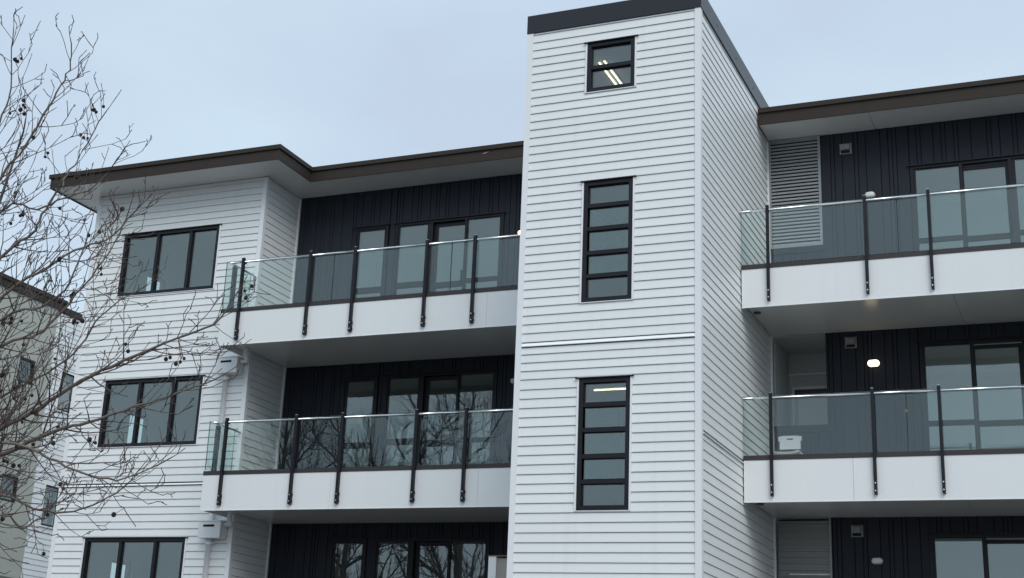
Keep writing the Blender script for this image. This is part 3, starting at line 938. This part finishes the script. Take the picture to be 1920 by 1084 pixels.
for wins, cx_ in ((nwin_g, NX), (nwin_w, NX - 0.01)):
    for y0, y1, z0, z1 in wins:
        f = MB()
        xa, xb = cx_ - 0.10, cx_ - 0.02
        f.box(xa, xb, y0, y0 + 0.05, z0, z1); f.box(xa, xb, y1 - 0.05, y1, z0, z1)
        f.box(xa, xb, y0 + 0.05, y1 - 0.05, z0, z0 + 0.05); f.box(xa, xb, y0 + 0.05, y1 - 0.05, z1 - 0.05, z1)
        o = f.build('window', FRAME, nb)
        MB().box(cx_ - 0.07, cx_ - 0.06, y0 + 0.051, y1 - 0.051, z0 + 0.051, z1 - 0.051).build('pane', PANE, o)
        if wins is nwin_w:
            q = MB(); q.box(xb - 0.01, xb + 0.03, y0 - 0.035, y0 - 0.001, z0 - 0.035, z1); q.box(xb - 0.01, xb + 0.03, y1 + 0.001, y1 + 0.035, z0 - 0.035, z1); q.box(xb - 0.01, xb + 0.04, y0 - 0.0005, y1 + 0.0005, z0 - 0.035, z0 - 0.001)
            q.build('trim', TRIM, o)
def curtain(y0, y1, z0, z1, label):
    x = NX - 0.155
    pts = []
    n = 40
    for i in range(n + 1):
        y = y0 + (y1 - y0) * i / n
        pts.append((x + 0.018 * math.sin(i * 1.1) + 0.006 * math.sin(i * 2.7), y))
    A = [(a, b) for a, b in pts] + [(a - 0.006, b) for a, b in pts[::-1]]
    o = MB().prism([(a, b, z0) for a, b in A], [(a, b, z1) for a, b in A]).build('curtain', CLOTH)
    tag(o, label, 'curtain', 'curtains in the white end of the neighbouring building')
curtain(10.50, 11.05, 9.1, 10.1, 'curtain in the upper window of the white boarded end behind the tree')
curtain(10.47, 10.86, 6.1, 7.1, 'pale gathered curtain in the lower window of the white boarded end')

# ---------------------------------------------------------------- bare plane trees
def rot_about(v, ax, a):
    return Matrix.Rotation(a, 3, ax) @ v

class Tree:
    def __init__(s, seed):
        s.r = random.Random(seed)
        s.thick, s.thin = MB(), MB()
        s.balls = []
        s.tw = 0.016
    def smooth_path(s, pts, sub=3, jit=0.0):
        P = [Vector(p) for p in pts]
        out = []
        for i in range(len(P) - 1):
            p0, p1, p2, p3 = P[max(i - 1, 0)], P[i], P[i + 1], P[min(i + 2, len(P) - 1)]
            for k in range(sub):
                t = k / sub
                q = 0.5 * ((2 * p1) + (p2 - p0) * t + (2 * p0 - 5 * p1 + 4 * p2 - p3) * t * t + (3 * p1 - p0 - 3 * p2 + p3) * t ** 3)
                out.append(q + Vector((s.r.gauss(0, jit), s.r.gauss(0, jit), s.r.gauss(0, jit))))
        out.append(P[-1])
        return out
    def twig(s, p, d, L, r0, lev):
        rr = s.r
        seg = (0.12, 0.10, 0.075, 0.05, 0.035)[min(lev, 4)]
        n = max(3, int(L / seg))
        pts, rad = [p.copy()], [r0]
        d = d.normalized()
        up = Vector((0, 0, 1))
        curl = (0.06, 0.085, 0.075, 0.05, 0.03)[min(lev, 4)]
        zz = d.cross(Vector((rr.gauss(0, 1), rr.gauss(0, 1), rr.gauss(0, 1)))).normalized()
        for i in range(n):
            d = (d + up * curl + zz * (0.08 if i % 2 else -0.08) + Vector((rr.gauss(0, .05), rr.gauss(0, .05), rr.gauss(0, .05)))).normalized()
            p = p + d * (L / n)
            pts.append(p.copy())
            t = (i + 1) / n
            node = 1.35 if (i % 2 == 0 and lev >= 2) else 1.0
            rad.append(max(0.0026, r0 * (1 - 0.75 * t)) * node)
            if lev < s.maxlev and i >= 1 and rr.random() < (0.74, 0.80, 0.46, 0.45)[min(lev, 3)]:
                best = None
                for _ in range(2 if rr.random() < 0.7 else 1):
                    ax = d.cross(Vector((rr.gauss(0, 1), rr.gauss(0, 1), rr.gauss(0, 1)))).normalized()
                    nd = rot_about(d, ax, rr.uniform(0.5, 0.95))
                    if best is None or nd.z > best.z:
                        best = nd
                if lev == 1:
                    ln = L * rr.uniform(0.25, 0.62) * (1.1 - t * 0.65)
                elif lev == 2:
                    ln = rr.uniform(0.05, 0.22) * (1.2 - t * 0.6)
                else:
                    ln = rr.uniform(0.025, 0.07)
                s.twig(p, best, ln, max(0.003, rad[-1] * 0.66), lev + 1)
        s.thin.tube(pts, rad, 4 if lev >= 2 else 5, cap=False)
        if lev in (2, 3) and rr.random() < s.ballp * (1 if lev == 2 else 0.3):
            k = rr.choice((1, 1, 2, 3))
            q = pts[rr.randrange(len(pts) // 2, len(pts))]
            for j in range(k):
                c = q + Vector((rr.gauss(0, .03), rr.gauss(0, .03), -rr.uniform(.02, .10)))
                s.thin.tube([q, c], 0.0022, 3, cap=False)
                s.balls.append(c)
    def limb(s, pts, r0, r1, step, L, start=0.0, sides=8, jit=0.006):
        path = s.smooth_path(pts, 4, jit)
        n = len(path)
        rad = [r0 + (r1 - r0) * (i / (n - 1)) ** 0.8 for i in range(n)]
        rad = [q * s.r.uniform(0.93, 1.09) for q in rad]
        s.thick.tube(path, rad, sides)
        acc = 0.0
        tot = sum((path[i + 1] - path[i]).length for i in range(n - 1))
        run = 0.0
        for i in range(1, n):
            sg = (path[i] - path[i - 1]).length
            run += sg; acc += sg
            t = run / tot
            while acc > step:
                acc -= step
                if t < start:
                    continue
                d = (path[i] - path[i - 1]).normalized()
                ax = d.cross(Vector((s.r.gauss(0, 1), s.r.gauss(0, 1), s.r.gauss(0, 1)))).normalized()
                nd = rot_about(d, ax, s.r.uniform(0.5, 1.1))
                s.twig(path[i], nd, L * s.r.uniform(0.45, 1.15) * (1.12 - 0.80 * t), min(rad[i] * 0.5, s.tw), 1)
        d = (path[-1] - path[-2]).normalized()
        s.twig(path[-1], d, L * 0.22, r1, 2)
        return path
    def finish(s, loc, label, trunk=None):
        t = thing('plane_tree', loc, label, 'tree', 'bare plane trees along the street')
        s.thick.build('trunk', BARK, t, smooth=True)
        s.thin.build('crown', TWIG, t, smooth=True)
        if s.balls:
            me_src = None
            rr = s.r
            n, m_ = 8, 6
            vs, fs = [], []
            for j in range(m_ + 1):
                th = math.pi * j / m_
                for i in range(n):
                    k = 1 + (0.10 if (i + j) % 2 else -0.06)
                    vs.append((0.0145 * k * math.sin(th) * math.cos(2 * math.pi * i / n), 0.0145 * k * math.sin(th) * math.sin(2 * math.pi * i / n), 0.0145 * k * math.cos(th)))
            for j in range(m_):
                for i in range(n):
                    fs.append((j * n + i, j * n + (i + 1) % n, (j + 1) * n + (i + 1) % n, (j + 1) * n + i))
            c0 = s.balls[0]
            mb = MB(); mb.add([(c0.x + a, c0.y + b, c0.z + c) for a, b, c in vs], fs)
            src = mb.build('seed_ball', SEED, t)
            for c in s.balls[1:290]:
                o = copy_obj(src, t, c)
                k = rr.uniform(0.85, 1.25)
                o.scale = (k, k, k)
        return t

LIMBS = [[[-4.897,-9.901,2.708],[-4.017,-9.875,3.466],[-3.237,-9.851,3.785],[-2.854,-9.845,3.951],[-2.472,-9.854,4.154],[-2.081,-9.837,4.302],[-1.616,-9.795,4.476],[-1.28,-9.784,4.567],[-1.12,-9.784,4.776]],
[[-4.897,-9.901,2.708],[-3.537,-10.268,3.255],[-2.694,-10.4,3.444],[-2.171,-10.441,3.606],[-1.917,-10.455,3.655],[-1.555,-10.431,3.748],[-1.162,-10.397,3.852],[-0.885,-10.307,3.968]],
[[-4.897,-9.901,2.708],[-4.245,-9.812,3.945],[-3.596,-9.612,4.566],[-3.292,-9.511,4.689],[-3.086,-9.486,4.889],[-2.828,-9.473,5.188],[-2.675,-9.404,5.516],[-2.547,-9.435,5.766]],
[[-4.897,-9.901,2.708],[-4.481,-9.727,4.356],[-3.806,-9.561,5.417],[-3.527,-9.508,5.636],[-3.426,-9.52,5.8],[-3.275,-9.534,6.034],[-3.238,-9.473,6.233],[-3.127,-9.405,6.508],[-2.997,-9.426,6.735]],
[[-4.897,-9.901,2.708],[-3.975,-10.446,4.427],[-3.366,-10.637,5.103],[-2.853,-10.709,5.647],[-2.589,-10.708,5.987],[-2.407,-10.729,6.282],[-2.292,-10.745,6.471],[-2.242,-10.784,6.644]],
[[-4.897,-9.901,2.708],[-4.347,-10.254,4.689],[-3.591,-10.289,5.766],[-3.316,-10.355,6.298],[-3.183,-10.413,6.628],[-3.131,-10.533,7.018]],
[[-4.897,-9.901,2.708],[-3.545,-10.555,4.019],[-2.659,-10.703,4.622],[-2.232,-10.699,4.85],[-2.034,-10.651,4.978],[-1.802,-10.576,5.077],[-1.598,-10.551,5.276]],
[[-4.897,-9.901,2.708],[-4.35,-9.46,3.176],[-3.848,-9.057,3.373],[-3.6,-8.906,3.29],[-3.348,-8.774,3.261],[-3.04,-8.668,3.377],[-2.836,-8.621,3.514],[-2.708,-8.615,3.663]],
[[-4.897,-9.901,2.708],[-4.757,-9.169,3.757],[-4.262,-8.796,4.34],[-3.904,-8.602,4.599],[-3.61,-8.554,4.852],[-3.402,-8.564,5.147],[-3.065,-8.488,5.379]],
[[-4.897,-9.901,2.708],[-3.447,-10.667,3.816],[-2.326,-11.022,4.338],[-1.963,-10.996,4.423],[-1.704,-11.044,4.573],[-1.55,-11.096,4.913]],
[[-4.897,-9.901,2.708],[-3.271,-10.6,3.235],[-2.264,-10.892,3.438],[-1.889,-10.788,3.33],[-1.687,-10.662,3.251],[-1.446,-10.531,3.211],[-1.156,-10.438,3.337]],
[[-4.897,-9.901,2.708],[-4.611,-9.656,4.625],[-3.977,-9.471,5.899],[-3.664,-9.336,5.941],[-3.432,-9.272,6.07],[-3.157,-9.18,6.178],[-2.958,-9.174,6.421]],
[[-4.897,-9.901,2.708],[-3.534,-10.354,2.862],[-2.592,-10.416,2.99],[-2.454,-10.317,2.903],[-2.26,-10.27,3.029]]]
LR = [0.040, 0.036, 0.030, 0.028, 0.026, 0.024, 0.026, 0.022, 0.026, 0.024, 0.024, 0.022, 0.022]
T = Tree(11)
T.maxlev, T.ballp, T.tw = 4, 0.05, 0.0095
T.thick.tube([(-5.15, -9.0, -0.2), (-5.05, -9.3, 1.2), (-4.92, -9.8, 2.6), (-4.897, -9.901, 2.75)], [0.19, 0.16, 0.13, 0.11], 12)
for pts, r in zip(LIMBS, LR):
    T.limb(pts, r * 0.66, 0.0048, 0.080, 0.98, start=0.22)
# the part of the crown beyond the left edge of the picture
for i in range(7):
    a = R(150 + i * 32)
    d = Vector((math.cos(a), math.sin(a), 0))
    b = Vector((-4.897, -9.901, 2.708))
    T.limb([b, b + d * 0.9 + Vector((0, 0, 1.0)), b + d * 1.7 + Vector((0, 0, 2.1)), b + d * 2.2 + Vector((0, 0, 3.4))], 0.04, 0.008, 0.40, 0.9, start=0.3)
T.finish((-5.15, -9.0, 0), 'bare tree with dark seed balls reaching in front of the left wing')

def street_tree(x, y, h, seed, label, lean=0.0):
    T = Tree(seed)
    T.maxlev, T.ballp, T.tw = 3, 0.03, 0.024
    r = T.r
    z0 = gz(y)
    top = Vector((x + lean, y, z0 + h * 0.93))
    lead = [Vector((x, y, z0 - 0.2)), Vector((x + 0.1, y, z0 + h * 0.25)), Vector((x - 0.15 + lean * .4, y + 0.1, z0 + h * 0.5)), Vector((x + lean * .8, y, z0 + h * 0.75)), top]
    path = T.limb(lead, 0.24, 0.02, 0.5, 1.0, start=0.5, sides=10)
    for i in range(26):
        t = 0.22 + 0.70 * i / 26
        p = path[int(t * (len(path) - 1))]
        a = i * 2.4 + r.uniform(-.3, .3)
        L = h * (0.40 - 0.28 * t) * r.uniform(0.85, 1.15)
        d = Vector((math.cos(a), math.sin(a), 0))
        T.limb([p, p + d * L * 0.4 + Vector((0, 0, L * 0.28)), p + d * L * 0.75 + Vector((0, 0, L * 0.62)), p + d * L + Vector((0, 0, L * 1.05))], 0.10 * (1.15 - t), 0.014, 0.17, 1.5, start=0.12, sides=6, jit=0.02)
    T.finish((x, y, z0), label)
street_tree(-12.5, -11.0, 12.6, 5, 'tall bare tree, mirrored in the right hand doors of the left balconies')
street_tree(-16.6, -11.5, 11.0, 9, 'smaller bare tree mirrored toward the left end of the balcony glass')

print('weatherboards', NB[0])
